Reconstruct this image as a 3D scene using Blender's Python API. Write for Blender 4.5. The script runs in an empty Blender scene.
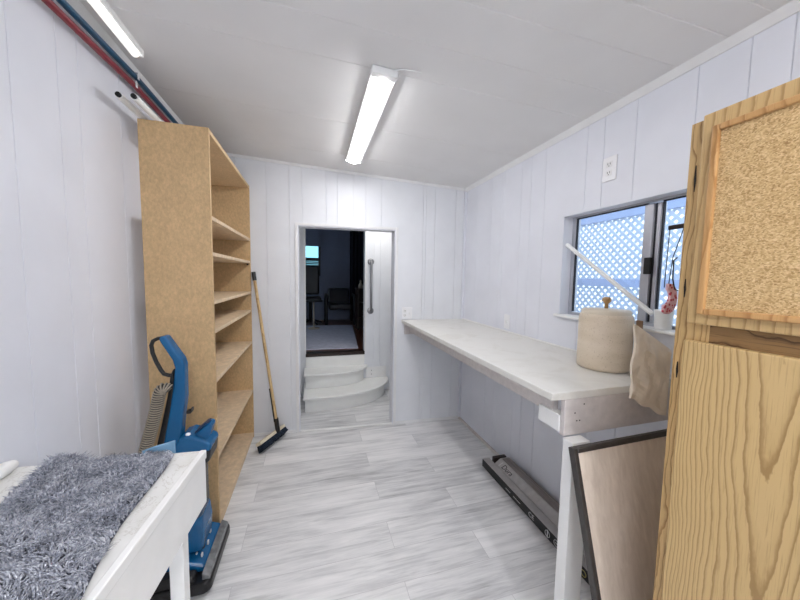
import bpy, math, random
from mathutils import Vector, Matrix, noise
random.seed(7)
SC = bpy.context.scene
COL = SC.collection
PI = math.pi

# ------------------------------------------------------------------ mesh builder
class MB:
    def __init__(s): s.v = []; s.f = []; s.sm = []
    def add(s, vs, fs, smooth=False):
        b = len(s.v); s.v += [tuple(p) for p in vs]
        for f in fs: s.f.append([b + i for i in f]); s.sm.append(smooth)
        return s
    def hexa(s, p): # p: 4 bottom (ccw from above) + 4 top
        return s.add(p, [(3,2,1,0),(4,5,6,7),(0,1,5,4),(1,2,6,5),(2,3,7,6),(3,0,4,7)])
    def box(s, x0, x1, y0, y1, z0, z1):
        return s.hexa([(x0,y0,z0),(x1,y0,z0),(x1,y1,z0),(x0,y1,z0),(x0,y0,z1),(x1,y0,z1),(x1,y1,z1),(x0,y1,z1)])
    def prism(s, poly, axis, a0, a1, smooth=False):
        def P(p, a):
            if axis == 'x': return (a, p[0], p[1])
            if axis == 'y': return (p[0], a, p[1])
            return (p[0], p[1], a)
        n = len(poly)
        ar = sum(poly[i][0]*poly[(i+1)%n][1]-poly[(i+1)%n][0]*poly[i][1] for i in range(n))
        flip = (ar < 0) != (axis == 'y')
        if flip: poly = poly[::-1]
        s.add([P(p,a0) for p in poly]+[P(p,a1) for p in poly],
              [tuple(range(n))[::-1], tuple(range(n,2*n))], False)
        b = len(s.v) - 2*n
        for i in range(n):
            j = (i+1) % n
            s.f.append([b+i, b+j, b+n+j, b+n+i]); s.sm.append(smooth)
        return s
    def tube(s, path, r, n=12, closed=False):
        P = [Vector(p) for p in path]; m = len(P)
        R = r if isinstance(r, (list, tuple)) else [r]*m
        rings = []; up = None
        for i in range(m):
            if closed: t = P[(i+1)%m]-P[i-1]
            else: t = P[min(i+1,m-1)]-P[max(i-1,0)]
            t.normalize()
            if up is None:
                up = Vector((0,0,1)) if abs(t.z) < .9 else Vector((1,0,0))
            a = t.cross(up); a.normalize(); b = a.cross(t); up = b
            rings.append([P[i] + R[i]*(a*math.cos(2*PI*k/n)+b*math.sin(2*PI*k/n)) for k in range(n)])
        vs = [p for rg in rings for p in rg]; fs = []
        for i in range(m if closed else m-1):
            i2 = (i+1) % m
            for k in range(n):
                k2 = (k+1) % n
                fs.append((i*n+k, i2*n+k, i2*n+k2, i*n+k2))
        s.add(vs, fs, True)
        if not closed:
            s.add(rings[0], [tuple(range(n))]); s.add(rings[-1], [tuple(range(n))[::-1]])
        return s
    def lathe(s, prof, c, n=40):
        vs = []; fs = []; m = len(prof)
        for (r, z) in prof:
            for k in range(n):
                a = 2*PI*k/n; vs.append((c[0]+r*math.cos(a), c[1]+r*math.sin(a), c[2]+z))
        for i in range(m-1):
            for k in range(n):
                k2 = (k+1) % n
                fs.append((i*n+k, i*n+k2, (i+1)*n+k2, (i+1)*n+k))
        s.add(vs, fs, True)
        s.add([vs[k] for k in range(n)], [tuple(range(n))[::-1]]); s.add(vs[-n:], [tuple(range(n))])
        return s
    def grid(s, f, nu, nv, smooth=True):
        vs = [f(i/nu, j/nv) for j in range(nv+1) for i in range(nu+1)]
        fs = [(j*(nu+1)+i, j*(nu+1)+i+1, (j+1)*(nu+1)+i+1, (j+1)*(nu+1)+i) for j in range(nv) for i in range(nu)]
        return s.add(vs, fs, smooth)
    def xf(s, M, start=0):
        for i in range(start, len(s.v)): s.v[i] = tuple(M @ Vector(s.v[i]))
        return s

def root_of(o):
    while o.parent: o = o.parent
    return o
def build(name, mb, mat, parent=None, bevel=0, label=None, cat=None, group=None, kind=None, seg=2, solid=0, sub=0):
    me = bpy.data.meshes.new(name)
    off = Vector((0,0,0))
    if parent: off = Vector(root_of(parent).location)
    me.from_pydata([tuple(Vector(v)-off) for v in mb.v], [], mb.f)
    me.validate(); me.update()
    if len(me.polygons) == len(mb.sm): me.polygons.foreach_set('use_smooth', mb.sm)
    me.materials.append(mat)
    o = bpy.data.objects.new(name, me); COL.objects.link(o)
    if parent: o.parent = parent
    elif name and kind != 'structure': pass
    if solid:
        m = o.modifiers.new('s', 'SOLIDIFY'); m.thickness = solid; m.offset = -1
    if bevel:
        m = o.modifiers.new('b', 'BEVEL'); m.width = bevel; m.segments = seg; m.limit_method = 'ANGLE'; m.angle_limit = math.radians(40)
    if sub:
        m = o.modifiers.new('u', 'SUBSURF'); m.levels = sub; m.render_levels = sub
    if label: o['label'] = label
    if cat: o['category'] = cat
    if group: o['group'] = group
    if kind: o['kind'] = kind
    return o
def thing(name, label, cat, loc, group=None):
    o = bpy.data.objects.new(name, None); COL.objects.link(o); o.location = loc
    o.empty_display_size = .05
    o['label'] = label; o['category'] = cat
    if group: o['group'] = group
    return o
def struct(name, mb, mat, parent=None, bevel=0):
    return build(name, mb, mat, parent, bevel, kind='structure')
def text_mb(txt, size, M, depth=.0006, shear=0):
    cu = bpy.data.curves.new('t', 'FONT'); cu.body = txt; cu.size = size; cu.extrude = depth; cu.shear = shear
    cu.resolution_u = 3
    ob = bpy.data.objects.new('t', cu); COL.objects.link(ob)
    bpy.context.view_layer.update()
    me = bpy.data.meshes.new_from_object(ob.evaluated_get(bpy.context.evaluated_depsgraph_get()))
    mb = MB(); mb.add([M @ v.co for v in me.vertices], [tuple(p.vertices) for p in me.polygons])
    bpy.data.objects.remove(ob); bpy.data.curves.remove(cu); bpy.data.meshes.remove(me)
    return mb
def frame_M(o, u, v):
    o, u, v = Vector(o), Vector(u).normalized(), Vector(v).normalized(); w = u.cross(v)
    return Matrix(((u.x,v.x,w.x,o.x),(u.y,v.y,w.y,o.y),(u.z,v.z,w.z,o.z),(0,0,0,1)))

# ------------------------------------------------------------------ materials
def lin(c):
    return tuple(((x/255)/12.92 if x/255 <= .04045 else ((x/255+.055)/1.055)**2.4) for x in c) + (1,)
class NT:
    def __init__(s, name):
        s.m = bpy.data.materials.new(name); s.m.use_nodes = True; s.t = s.m.node_tree
        s.b = s.t.nodes['Principled BSDF']; s.L = s.t.links
    def n(s, typ, ins=None, **kw):
        nd = s.t.nodes.new(typ)
        for k, v in kw.items(): setattr(nd, k, v)
        if ins:
            for k, v in ins.items():
                if hasattr(v, 'is_output'): s.L.new(v, nd.inputs[k])
                else: nd.inputs[k].default_value = v
        return nd
    def math(s, op, a, b=None, c=None):
        ins = {0: a}
        if b is not None: ins[1] = b
        if c is not None: ins[2] = c
        return s.n('ShaderNodeMath', ins, operation=op).outputs[0]
    def pos(s): return s.n('ShaderNodeNewGeometry').outputs['Position']
    def coord(s): return s.n('ShaderNodeTexCoord').outputs['Object']
    def sep(s, v):
        return s.n('ShaderNodeSeparateXYZ', {0: v}).outputs
    def scale(s, v, sc):
        return s.n('ShaderNodeMapping', {'Vector': v, 'Scale': sc}).outputs[0]
    def noise(s, v, scale, detail=3, rough=.5, dist=0):
        return s.n('ShaderNodeTexNoise', {'Vector': v, 'Scale': scale, 'Detail': detail, 'Roughness': rough, 'Distortion': dist}).outputs[0]
    def ramp(s, f, stops):
        nd = s.n('ShaderNodeValToRGB', {0: f}); cr = nd.color_ramp
        while len(cr.elements) > 1: cr.elements.remove(cr.elements[-1])
        cr.elements[0].position = stops[0][0]; cr.elements[0].color = stops[0][1]
        for p, c in stops[1:]:
            e = cr.elements.new(p); e.color = c
        return nd.outputs[0]
    def mix(s, f, a, b, mode='MIX'):
        nd = s.t.nodes.new('ShaderNodeMix'); nd.data_type = 'RGBA'; nd.blend_type = mode
        for i, v in ((0, f), (6, a), (7, b)):
            if hasattr(v, 'is_output'): s.L.new(v, nd.inputs[i])
            else: nd.inputs[i].default_value = v
        return nd.outputs[2]
    def col(s, v):
        if hasattr(v, 'is_output'): s.L.new(v, s.b.inputs['Base Color'])
        else: s.b.inputs['Base Color'].default_value = v
        return s
    def bump(s, h, st=.3, d=.002):
        o = s.n('ShaderNodeBump', {'Height': h, 'Strength': st, 'Distance': d}).outputs[0]
        s.L.new(o, s.b.inputs['Normal']); return s
    def set(s, **kw):
        for k, v in kw.items(): s.b.inputs[k.replace('_', ' ')].default_value = v
        return s
def plain(name, c, rough=.5, metal=0, var=.06, vs=12, bump=0, **kw):
    t = NT(name); c = lin(c)
    v = t.noise(t.coord(), vs, 4)
    d = tuple(x*(1-var) for x in c[:3])+(1,); l = tuple(min(1, x*(1+var)) for x in c[:3])+(1,)
    t.col(t.ramp(v, [(.3, d), (.7, l)]))
    t.set(Roughness=rough, Metallic=metal, **kw)
    if bump: t.bump(t.noise(t.coord(), 140, 3), bump, .001)
    return t.m

M_wall = plain('wall_paint', (226,228,235), .42, var=.025, vs=5, bump=.04)
M_wallb = plain('back_wall_paint', (228,230,234), .42, var=.025, vs=5, bump=.04)
M_white = plain('white_gloss_paint', (242,242,240), .35, var=.03)
M_ceil = plain('ceiling_panel', (235,234,233), .7, var=.025, vs=3, bump=.08)
M_trim = plain('trim_paint', (232,232,232), .4, var=.03)
M_plate = plain('plastic_plate', (238,238,240), .3, var=.01)
M_black = plain('black_plastic', (22,22,24), .35, var=.1)
M_blackm = plain('matte_black', (14,14,15), .7, var=.15)
M_blue = plain('blue_plastic', (16,92,142), .25, var=.06)
M_blued = plain('dark_blue_plastic', (10,46,84), .3, var=.1)
M_red = plain('red_pipe', (130,38,52), .35, var=.05)
M_pblue = plain('blue_pipe', (16,72,104), .35, var=.05)
M_alu = plain('brushed_aluminium', (190,192,200), .35, .45, var=.08)
M_gask = plain('black_gasket', (38,40,46), .6)
M_dark = plain('dark_recess', (30,24,18), .8)
M_steps = plain('step_paint', (240,240,237), .4, var=.02)
M_benchu = plain('grey_painted_wood', (214,207,204), .5, var=.08, vs=30)
M_chrome = plain('steel_bar', (150,150,152), .3, .9)
M_cork = None
def particle(name, c, dark=.62, sc=90):
    t = NT(name); c = lin(c)
    co = t.coord()
    a = t.noise(t.scale(co, (1,1,.6)), sc, 5, .65)
    b = t.noise(co, 9, 3)
    k = t.math('ADD', t.math('MULTIPLY', a, .8), t.math('MULTIPLY', b, .25))
    t.col(t.ramp(k, [(.34, tuple(x*dark for x in c[:3])+(1,)), (.52, c), (.72, tuple(min(1,x*1.22) for x in c[:3])+(1,))]))
    t.set(Roughness=.62); t.bump(a, .15, .001); return t.m
M_part = particle('particle_board', (200,168,124), .84)
M_partd = particle('particle_board_edge', (212,182,140), .84)
M_pine = particle('shelf_board', (214,190,158), .86, 30)

def oak(name, y0, A, B, freq, axis='y', light=(206,174,120), darkc=(150,116,66), seed=0., wob_=.11, q=0.):
    # vertical grain with cathedral arches: contours of A|u-y0| - B z
    t = NT(name); P = t.pos(); x, y, z = t.sep(P)
    u = {'y': y, 'x': x, 'h': z}[axis]
    zz = z
    if axis == 'h': u, zz = z, y
    wob = t.noise(t.scale(P, (3,3,1.2)), 2.2+seed, 3, .5)
    wob2 = t.noise(t.scale(P, (26,26,9)), 2.5, 3, .6)
    d = t.math('SUBTRACT', u, y0)
    d = t.math('ADD', d, t.math('MULTIPLY', t.math('SUBTRACT', wob, .5), wob_))
    h = t.math('SQRT', t.math('ADD', t.math('MULTIPLY', d, d), .0004))
    if q: h = t.math('ADD', h, t.math('MULTIPLY', t.math('MULTIPLY', h, h), q))
    f = t.math('SUBTRACT', t.math('MULTIPLY', h, A), t.math('MULTIPLY', zz, B))
    f = t.math('ADD', f, t.math('MULTIPLY', wob2, .42/freq))
    fr = t.math('FRACT', t.math('MULTIPLY', f, freq))
    pores = t.noise(t.scale(P, (160,160,5) if axis != 'h' else (160,5,160)), 2.5, 3, .6)
    c1, c2 = lin(light), lin(darkc)
    mid = tuple((a*.8+b*.2) for a, b in zip(c1, c2))
    base = t.ramp(fr, [(0, c1), (.45, c1), (.70, mid), (.88, c2), (.95, c2), (1, c1)])
    t.col(t.mix(t.ramp(pores, [(.42, (1,1,1,1)), (.6, (0,0,0,1))]), base, c2 if False else tuple(x*.9 for x in c1[:3])+(1,)))
    t.col(t.mix(t.ramp(pores, [(.3, (.55,.55,.55,1)), (.46, (0,0,0,1))]), base, c2))
    t.set(Roughness=.45); t.bump(fr, .08, .001)
    return t.m
M_oak_low = oak('oak_lower_door', .355, 1.0, .13, 30, light=(202,172,120), darkc=(160,128,80), wob_=.05, q=16.)
M_oak_up = oak('oak_upper_door', .9, .8, .04, 60, light=(204,172,120), darkc=(170,136,86), seed=1, wob_=.03)
M_oak_st = oak('oak_stile', .72, 1.2, .04, 70, light=(204,170,116), darkc=(150,114,66), seed=2, wob_=.05)
M_oak_side = oak('oak_side_panel', 1.15, 1.0, .05, 60, axis='x', light=(202,172,120), darkc=(160,128,80), wob_=.05)
M_oak_rail = oak('oak_rail', 1.31, 1., .02, 90, axis='h', light=(150,116,72), darkc=(92,64,36))
M_oak_mold = oak('oak_moulding', .9, 1, .02, 40, light=(196,152,98), darkc=(168,122,70))
M_broomw = oak('broom_wood', .9, 1, .02, 60, light=(214,184,136), darkc=(180,146,98))
t = NT('corkboard'); P = t.pos()
vo = t.n('ShaderNodeTexVoronoi', {'Vector': t.scale(P, (1,1,1.5)), 'Scale': 330.}).outputs['Color']
vb = t.sep(vo)[0]; nz = t.noise(P, 120, 3)
k = t.math('ADD', t.math('MULTIPLY', vb, .6), t.math('MULTIPLY', nz, .45))
t.col(t.ramp(k, [(.15, lin((152,118,72))), (.40, lin((192,158,108))), (.66, lin((210,178,128))), (.95, lin((230,204,158)))]))
t.set(Roughness=.85); t.bump(k, .3, .001); M_cork = t.m

# vinyl plank floor
t = NT('vinyl_planks'); P = t.pos()
sv = t.n('ShaderNodeMapping', {'Vector': P, 'Location': (.36, .0, 0)}).outputs[0]
def brick(c1, c2, mort, ms):
    return t.n('ShaderNodeTexBrick', {'Vector': sv, 'Color1': c1, 'Color2': c2, 'Mortar': mort, 'Scale': 1.0,
        'Mortar Size': ms, 'Mortar Smooth': .2, 'Bias': 0., 'Brick Width': 1.22, 'Row Height': .182}, offset=.37, offset_frequency=2)
bk = brick((0,0,0,1), (1,1,1,1), (.5,.5,.5,1), .0)
tone = bk.outputs[0]
tn = t.sep(tone)[0]
shift = t.n('ShaderNodeCombineXYZ', {0: t.math('MULTIPLY', tn, 7.3), 1: 0., 2: t.math('MULTIPLY', tn, 5.1)}).outputs[0]
PV = t.n('ShaderNodeVectorMath', {0: P, 1: shift}, operation='ADD').outputs[0]
g1 = t.noise(t.scale(PV, (1.6,17,1)), 1.6, 6, .62, .5)
g2 = t.noise(t.scale(PV, (5,85,1)), 1.8, 4, .6)
g3 = t.noise(t.scale(PV, (1.0,3.4,1)), 2.4, 3, .5, .3)
k = t.math('ADD', t.math('ADD', t.math('MULTIPLY', g1, .62), t.math('MULTIPLY', g2, .20)), t.math('ADD', t.math('MULTIPLY', g3, .3), t.math('MULTIPLY', tn, .15)))
c = t.ramp(t.math('MULTIPLY_ADD', t.math('SUBTRACT', k, .60), 1.0, .60), [(.38, lin((140,140,142))), (.50, lin((194,194,195))), (.62, lin((222,222,222))), (.76, lin((240,239,239)))])
bm = brick((1,1,1,1), (1,1,1,1), (0,0,0,1), .0012)
mf = t.sep(bm.outputs[0])[0]
t.col(t.mix(mf, lin((190,188,190)), c)); t.set(Roughness=.36); t.bump(k, .08, .001)
M_floor = t.m

# shaggy rug
t = NT('shag_pile'); P = t.coord()
a = t.noise(P, 170, 2); b = t.noise(P, 22, 3)
k = t.math('ADD', t.math('MULTIPLY', a, .7), t.math('MULTIPLY', b, .4))
t.col(t.ramp(k, [(.36, lin((86,90,102))), (.52, lin((156,160,172))), (.70, lin((212,214,222)))])); t.set(Roughness=.9)
M_shag = t.m
M_rugback = plain('rug_backing', (74,77,88), .9)
# worktop / table top with fine scuffs
def laminate(name, c, d):
    t = NT(name); P = t.coord()
    v = t.noise(t.scale(P, (1,1,1)), 5, 6, .6, 1.5)
    t.col(t.ramp(v, [(.3, lin(d)), (.5, lin(c)), (.7, lin(c))])); t.set(Roughness=.38); return t.m
M_top = laminate('worktop_laminate', (226,224,218), (216,213,205))
t = NT('scuffed_table_top'); P = t.coord()
r = t.math('ABSOLUTE', t.math('SUBTRACT', t.noise(P, 4.5, 7, .65, 2.2), .5))
v = t.noise(P, 7, 4)
base = t.ramp(v, [(.3, lin((216,215,210))), (.7, lin((236,236,234)))])
t.col(t.mix(t.ramp(r, [(0, (.6,.6,.6,1)), (.012, (0,0,0,1))]), base, lin((176,170,158)))); t.set(Roughness=.4)
M_tabletop = t.m
# stoneware
t = NT('stoneware'); P = t.coord()
v = t.noise(t.scale(P, (1,1,3)), 6, 5); w = t.noise(P, 160, 2)
t.col(t.mix(t.ramp(w, [(.3, (.4,.4,.4,1)), (.4, (0,0,0,1))]), t.ramp(v, [(.3, lin((212,196,172))), (.7, lin((226,212,192)))]), lin((160,140,112)))); t.set(Roughness=.4)
M_stone = t.m
M_glaze = plain('jar_lid_glaze', (220,208,188), .35, var=.05)
M_knob = plain('wood_knob', (176,140,92), .4, var=.15, vs=60)
M_paper = plain('kraft_paper', (236,223,204), .75, var=.07, vs=18, bump=.2)
M_paperd = plain('brown_paper', (164,132,104), .75, var=.1)
# leaning panel
t = NT('grey_wood_backing'); P = t.coord()
v = t.noise(t.scale(P, (26,26,1.6)), 2, 6, .6, .4)
t.col(t.ramp(v, [(.3, lin((212,197,181))), (.55, lin((224,210,195))), (.75, lin((234,221,207)))])); t.set(Roughness=.6)
M_backing = t.m
M_frame = plain('dark_frame', (62,58,56), .4, var=.2, vs=40)
M_carton = plain('grey_carton', (186,182,180), .6, var=.1, vs=25)
M_plankd = NT('plank_top'); t = M_plankd; P = t.coord()
v = t.noise(t.scale(P, (40,2,10)), 2, 5, .6)
t.col(t.ramp(v, [(.3, lin((120,113,110))), (.7, lin((160,151,146)))])); t.set(Roughness=.5); M_plankd = t.m
M_wprint = plain('white_print', (225,225,225), .6, var=.01)
M_dprint = plain('dark_print', (34,34,38), .6, var=.01)
M_yprint = plain('yellow_print', (196,186,120), .6, var=.02)
M_hosed = plain('hose_dark', (48,44,40), .6, var=.1)
M_hose = plain('hose_grey', (158,148,132), .45, var=.1)
M_bristle = plain('bristles', (20,36,54), .8, var=.4, vs=120)
M_broomh = plain('broom_block', (226,214,190), .5, var=.05)
M_bluesheet = plain('pale_blue_sheet', (120,160,190), .4, var=.12, vs=30)
M_redp = NT('red_pattern'); t = M_redp; P = t.coord()
v = t.n('ShaderNodeTexVoronoi', {'Vector': P, 'Scale': 95.}).outputs[0]
t.col(t.ramp(v, [(.35, lin((196,50,70))), (.5, lin((236,190,196)))])); t.set(Roughness=.5); M_redp = t.m
M_string = plain('grey_string', (70,74,84), .8)
M_lattice = plain('white_lattice', (206,216,232), .6, var=.03)
M_latrail = plain('lattice_rail', (176,190,222), .6, var=.03)
M_ground = plain('outdoor_gravel', (190,184,174), .9, var=.2, vs=40)
# living room
M_lwall = plain('lounge_wall_paint', (128,136,158), .6, var=.03)
M_lfloor = plain('lounge_wood_floor', (92,52,38), .3, var=.2, vs=8)
M_lrug = plain('lounge_rug', (196,198,214), .9, var=.1, vs=16)
M_leather = plain('black_leather', (30,32,38), .38, var=.15)
M_curtain = plain('navy_curtain', (22,24,38), .9, var=.1)
M_dwood = plain('dark_wood', (42,28,22), .45, var=.2)
M_fig = plain('cream_ceramic', (180,170,156), .5)
# glass
t = NT('window_glass'); out = t.t.nodes['Material Output']
tr = t.n('ShaderNodeBsdfTransparent', {0: (.96,.98,1,1)}); gl = t.n('ShaderNodeBsdfGlossy', {'Color': (1,1,1,1), 'Roughness': .02})
fr = t.n('ShaderNodeFresnel', {'IOR': 1.35})
mx = t.n('ShaderNodeMixShader', {0: fr.outputs[0], 1: tr.outputs[0], 2: gl.outputs[0]})
t.L.new(mx.outputs[0], out.inputs[0]); M_glass = t.m
t = NT('tinted_glass'); out = t.t.nodes['Material Output']
tr = t.n('ShaderNodeBsdfTransparent', {0: (.55,.80,.84,1)}); t.L.new(tr.outputs[0], out.inputs[0]); M_cyan = t.m
M_smoke = plain('smoky_window', (120,122,124), .2, var=.35, vs=30)
t = NT('clear_tank'); t.col(lin((60,80,96))); t.set(Roughness=.12, Alpha=.55); M_tank = t.m
def emit(name, c, s):
    t = NT(name); t.col(lin(c)); t.b.inputs['Emission Color'].default_value = lin(c); t.b.inputs['Emission Strength'].default_value = s
    t.set(Roughness=.5); return t.m
M_led = emit('lit_diffuser', (253,252,254), 13.0)
M_led2 = emit('lit_corner_diffuser', (255,253,250), .30)
M_rear_fill = emit('added_rear_diffuser', (253,252,254), 21.0)  # glow of the added strip lights behind the camera
M_dome_fill = emit('added_dome_diffuser', (255,252,248), 9.0)  # glow of the added dome over the steps

# ------------------------------------------------------------------ camera
XL, XR = -.85, 1.43
YF = -1.7
def yb(x): return 2.87 - .0644*(x+.51)
def zc(x): return 2.275 + .0615*(XR-x)
YAW, PIT, ROL, FPX, HC = .2783, .0741, .01622, 307.3, 1.42
f = Vector((math.sin(YAW)*math.cos(PIT), math.cos(YAW)*math.cos(PIT), -math.sin(PIT)))
rt = Vector((math.cos(YAW), -math.sin(YAW), 0)); up = rt.cross(f)
r2 = rt*math.cos(ROL)+up*math.sin(ROL); u2 = up*math.cos(ROL)-rt*math.sin(ROL)
cam = bpy.data.cameras.new('camera'); co = bpy.data.objects.new('camera', cam); COL.objects.link(co)
co.matrix_world = Matrix(((r2.x,u2.x,-f.x,0),(r2.y,u2.y,-f.y,0),(r2.z,u2.z,-f.z,HC),(0,0,0,1)))
cam.sensor_width = 36; cam.lens = FPX/800*36; cam.clip_start = .02
SC.camera = co

# ------------------------------------------------------------------ walls
def groove_wall(u0, u1, zt, grooves, holes, P, thick=.1, gw=.0040, gd=.0045, z0=0.):
    """columns along u; P(u, d, z) maps to world; d>0 goes into the wall"""
    cuts = {round(u0,4): 0., round(u1,4): 0.}
    for g in grooves:
        cuts[round(g-gw/2,4)] = 0.; cuts[round(g,4)] = gd; cuts[round(g+gw/2,4)] = 0.
    for h in holes: cuts.setdefault(round(h[0],4), 0.); cuts.setdefault(round(h[1],4), 0.)
    us = sorted(k for k in cuts if u0-1e-3 <= k <= u1+1e-3)
    mb = MB()
    for a, b in zip(us[:-1], us[1:]):
        m = (a+b)/2; segs = [(z0, None)]
        for h in holes:
            if h[0] < m < h[1]: segs = [(z0, h[2]), (h[3], None)] if h[2] > z0 else [(h[3], None)]
        for s0, s1 in segs:
            ta, tb = (zt(a), zt(b)) if s1 is None else (s1, s1)
            q = [P(a,cuts[a],s0), P(b,cuts[b],s0), P(b,thick,s0), P(a,thick,s0), P(a,cuts[a],ta), P(b,cuts[b],tb), P(b,thick,tb), P(a,thick,ta)]
            A, B, D = Vector(q[0]), Vector(q[1]), Vector(q[3])
            if (B-A).cross(D-A).z < 0: q = [q[1],q[0],q[3],q[2],q[5],q[4],q[7],q[6]]
            mb.hexa(q)
    return mb
TW = .03
struct('wall_left', groove_wall(YF, yb(XL)+.1, lambda u: zc(XL)+TW, [-1.2,-.8,-.4,-.1,.2,.55,.8,1.0,1.225,1.41,1.513,1.78,2.0,2.3,2.55], [],
       lambda u,d,z: (XL-d, u, z)), M_wall)
WY0, WY1, WZ0, WZ1 = .58, 1.512, 1.212, 1.795
struct('wall_right', groove_wall(YF, yb(XR)+.1, lambda u: zc(XR)+TW, [-1.2,-.8,-.4,.1,.32,.52,.635,.734,.882,1.112,1.274,1.376,1.68,1.812,1.913,2.116,2.155,2.289,2.52], [(WY0,WY1,WZ0,WZ1)],
       lambda u,d,z: (XR+d, u, z)), M_wall)
DX0, DX1, DZ = -.12, .745, 1.855
struct('wall_back', groove_wall(XL, XR, lambda u: zc(u)+TW, [-.6,-.371,-.188,-.082,.119,.217,.36,.467,.611,1.006,1.035,1.123,1.33], [(DX0,DX1,0.,DZ)],
       lambda u,d,z: (u, yb(u)+d, z), thick=.11), M_wallb)
struct('wall_front', groove_wall(XL, XR, lambda u: zc(u)+TW, [-.4,0,.4,.8,1.2], [(-.35,1.05,1.0,1.95)], lambda u,d,z: (u, YF-d, z)), M_wallb)
w3 = struct('fill_window_3', MB().box(-.35,1.05,YF-.08,YF-.04,1.0,1.03).box(-.35,1.05,YF-.08,YF-.04,1.92,1.95).box(-.35,-.32,YF-.08,YF-.04,1.03,1.92).box(1.02,1.05,YF-.08,YF-.04,1.03,1.92).box(.335,.365,YF-.08,YF-.04,1.03,1.92), M_alu)  # unseen rear window, added to let fill daylight in from behind
build('pane', MB().box(-.32,1.02,YF-.062,YF-.058,1.03,1.92), M_glass, w3)
# ceiling with fine seams
mb = MB(); ys = [-1.8]
for s in (-1.3,-.9,-.5,-.1,.3,.67,.78,.94,1.15,1.36,1.9,2.4): ys += [s-.003, s, s+.003]
ys.append(2.99)
for a, b in zip(ys[:-1], ys[1:]):
    da = .003 if a in (-1.3,-.9,-.5,-.1,.3,.67,.78,.94,1.15,1.36,1.9,2.4) else 0
    db = .003 if b in (-1.3,-.9,-.5,-.1,.3,.67,.78,.94,1.15,1.36,1.9,2.4) else 0
    xa, xb = XL-.1, XR+.1
    sk = lambda y, x: y + .05*(xb-x)*(0 if y in (ys[0], ys[-1]) else 1)
    mb.hexa([(xa,sk(a,xa),zc(xa)+da),(xb,sk(a,xb),zc(xb)+da),(xb,sk(b,xb),zc(xb)+db),(xa,sk(b,xa),zc(xa)+db),
             (xa,sk(a,xa),zc(xa)+.08),(xb,sk(a,xb),zc(xb)+.08),(xb,sk(b,xb),zc(xb)+.08),(xa,sk(b,xa),zc(xa)+.08)])
struct('ceiling', mb, M_ceil)
struct('floor', MB().box(-1.2, 2.0, -1.8, 3.81, -.06, 0), M_floor)
# mouldings
def strip(path, w, h): # path points on wall line; small rectangular section given as offset vectors
    pass
m = .022
struct('trim_1', MB().prism([(XR-m*1.1, zc(XR-m)), (XR, zc(XR)), (XR, zc(XR)-m*1.3), (XR-.006, zc(XR)-m*1.3)], 'y', YF, yb(XR)), M_trim)
struct('trim_2', MB().prism([(XL, zc(XL)), (XL+m*1.5, zc(XL+m)), (XL+m*1.2, zc(XL)-.012), (XL+.008, zc(XL)-m*1.6), (XL, zc(XL)-m*1.6)], 'y', YF, yb(XL)), M_trim)
mb = MB()
for x0, x1 in ((XL+.03, .3), (.3, XR-.02)):
    mb.hexa([(x0,yb(x0)-.012,zc(x0)-.02),(x1,yb(x1)-.012,zc(x1)-.02),(x1,yb(x1),zc(x1)-.02),(x0,yb(x0),zc(x0)-.02),
             (x0,yb(x0)-.016,zc(x0)),(x1,yb(x1)-.016,zc(x1)),(x1,yb(x1),zc(x1)),(x0,yb(x0),zc(x0))])
struct('trim_3', mb, M_trim)
def bboard(x0, x1):
    return MB().hexa([(x0,yb(x0)-.012,0),(x1,yb(x1)-.012,0),(x1,yb(x1),0),(x0,yb(x0),0),(x0,yb(x0)-.008,.022),(x1,yb(x1)-.008,.022),(x1,yb(x1),.022),(x0,yb(x0),.022)])
struct('baseboard_back', bboard(DX1+.03, XR-.012), M_trim)
struct('baseboard_left', bboard(-.5, DX0-.03), M_trim)
struct('baseboard_right', MB().box(XR-.016, XR, YF, yb(XR)-.002, 0, .022), M_benchu)
struct('trim_4', MB().box(XR-.02, XR, yb(XR)-.022, yb(XR)-.001, .022, zc(XR)-.03), M_wall)
# door casing, jamb and threshold
def byx(u, d, z): return (u, yb(u)+d, z)
def bbox(mb, x0, x1, d0, d1, z0, z1):
    return mb.hexa([byx(x0,d0,z0),byx(x1,d0,z0),byx(x1,d1,z0),byx(x0,d1,z0),byx(x0,d0,z1),byx(x1,d0,z1),byx(x1,d1,z1),byx(x0,d1,z1)])
mb = MB(); bbox(mb, DX0-.024, DX0, -.01, .0, 0, DZ+.022); bbox(mb, DX1, DX1+.024, -.01, 0, 0, DZ+.022); bbox(mb, DX0, DX1, -.01, 0, DZ, DZ+.022)
dr = struct('door_1', mb, M_trim, bevel=.002)
mb = MB(); bbox(mb, DX0, DX0+.008, -.004, .115, 0, DZ); bbox(mb, DX1-.008, DX1, -.004, .115, 0, DZ); bbox(mb, DX0, DX1, -.004, .115, DZ-.008, DZ)
build('door_jamb', mb, M_wall, dr)
mb = MB(); bbox(mb, DX0+.008, DX1-.008, -.008, .012, 0, .012)
build('threshold', mb, M_white, dr, bevel=.003)

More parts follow.
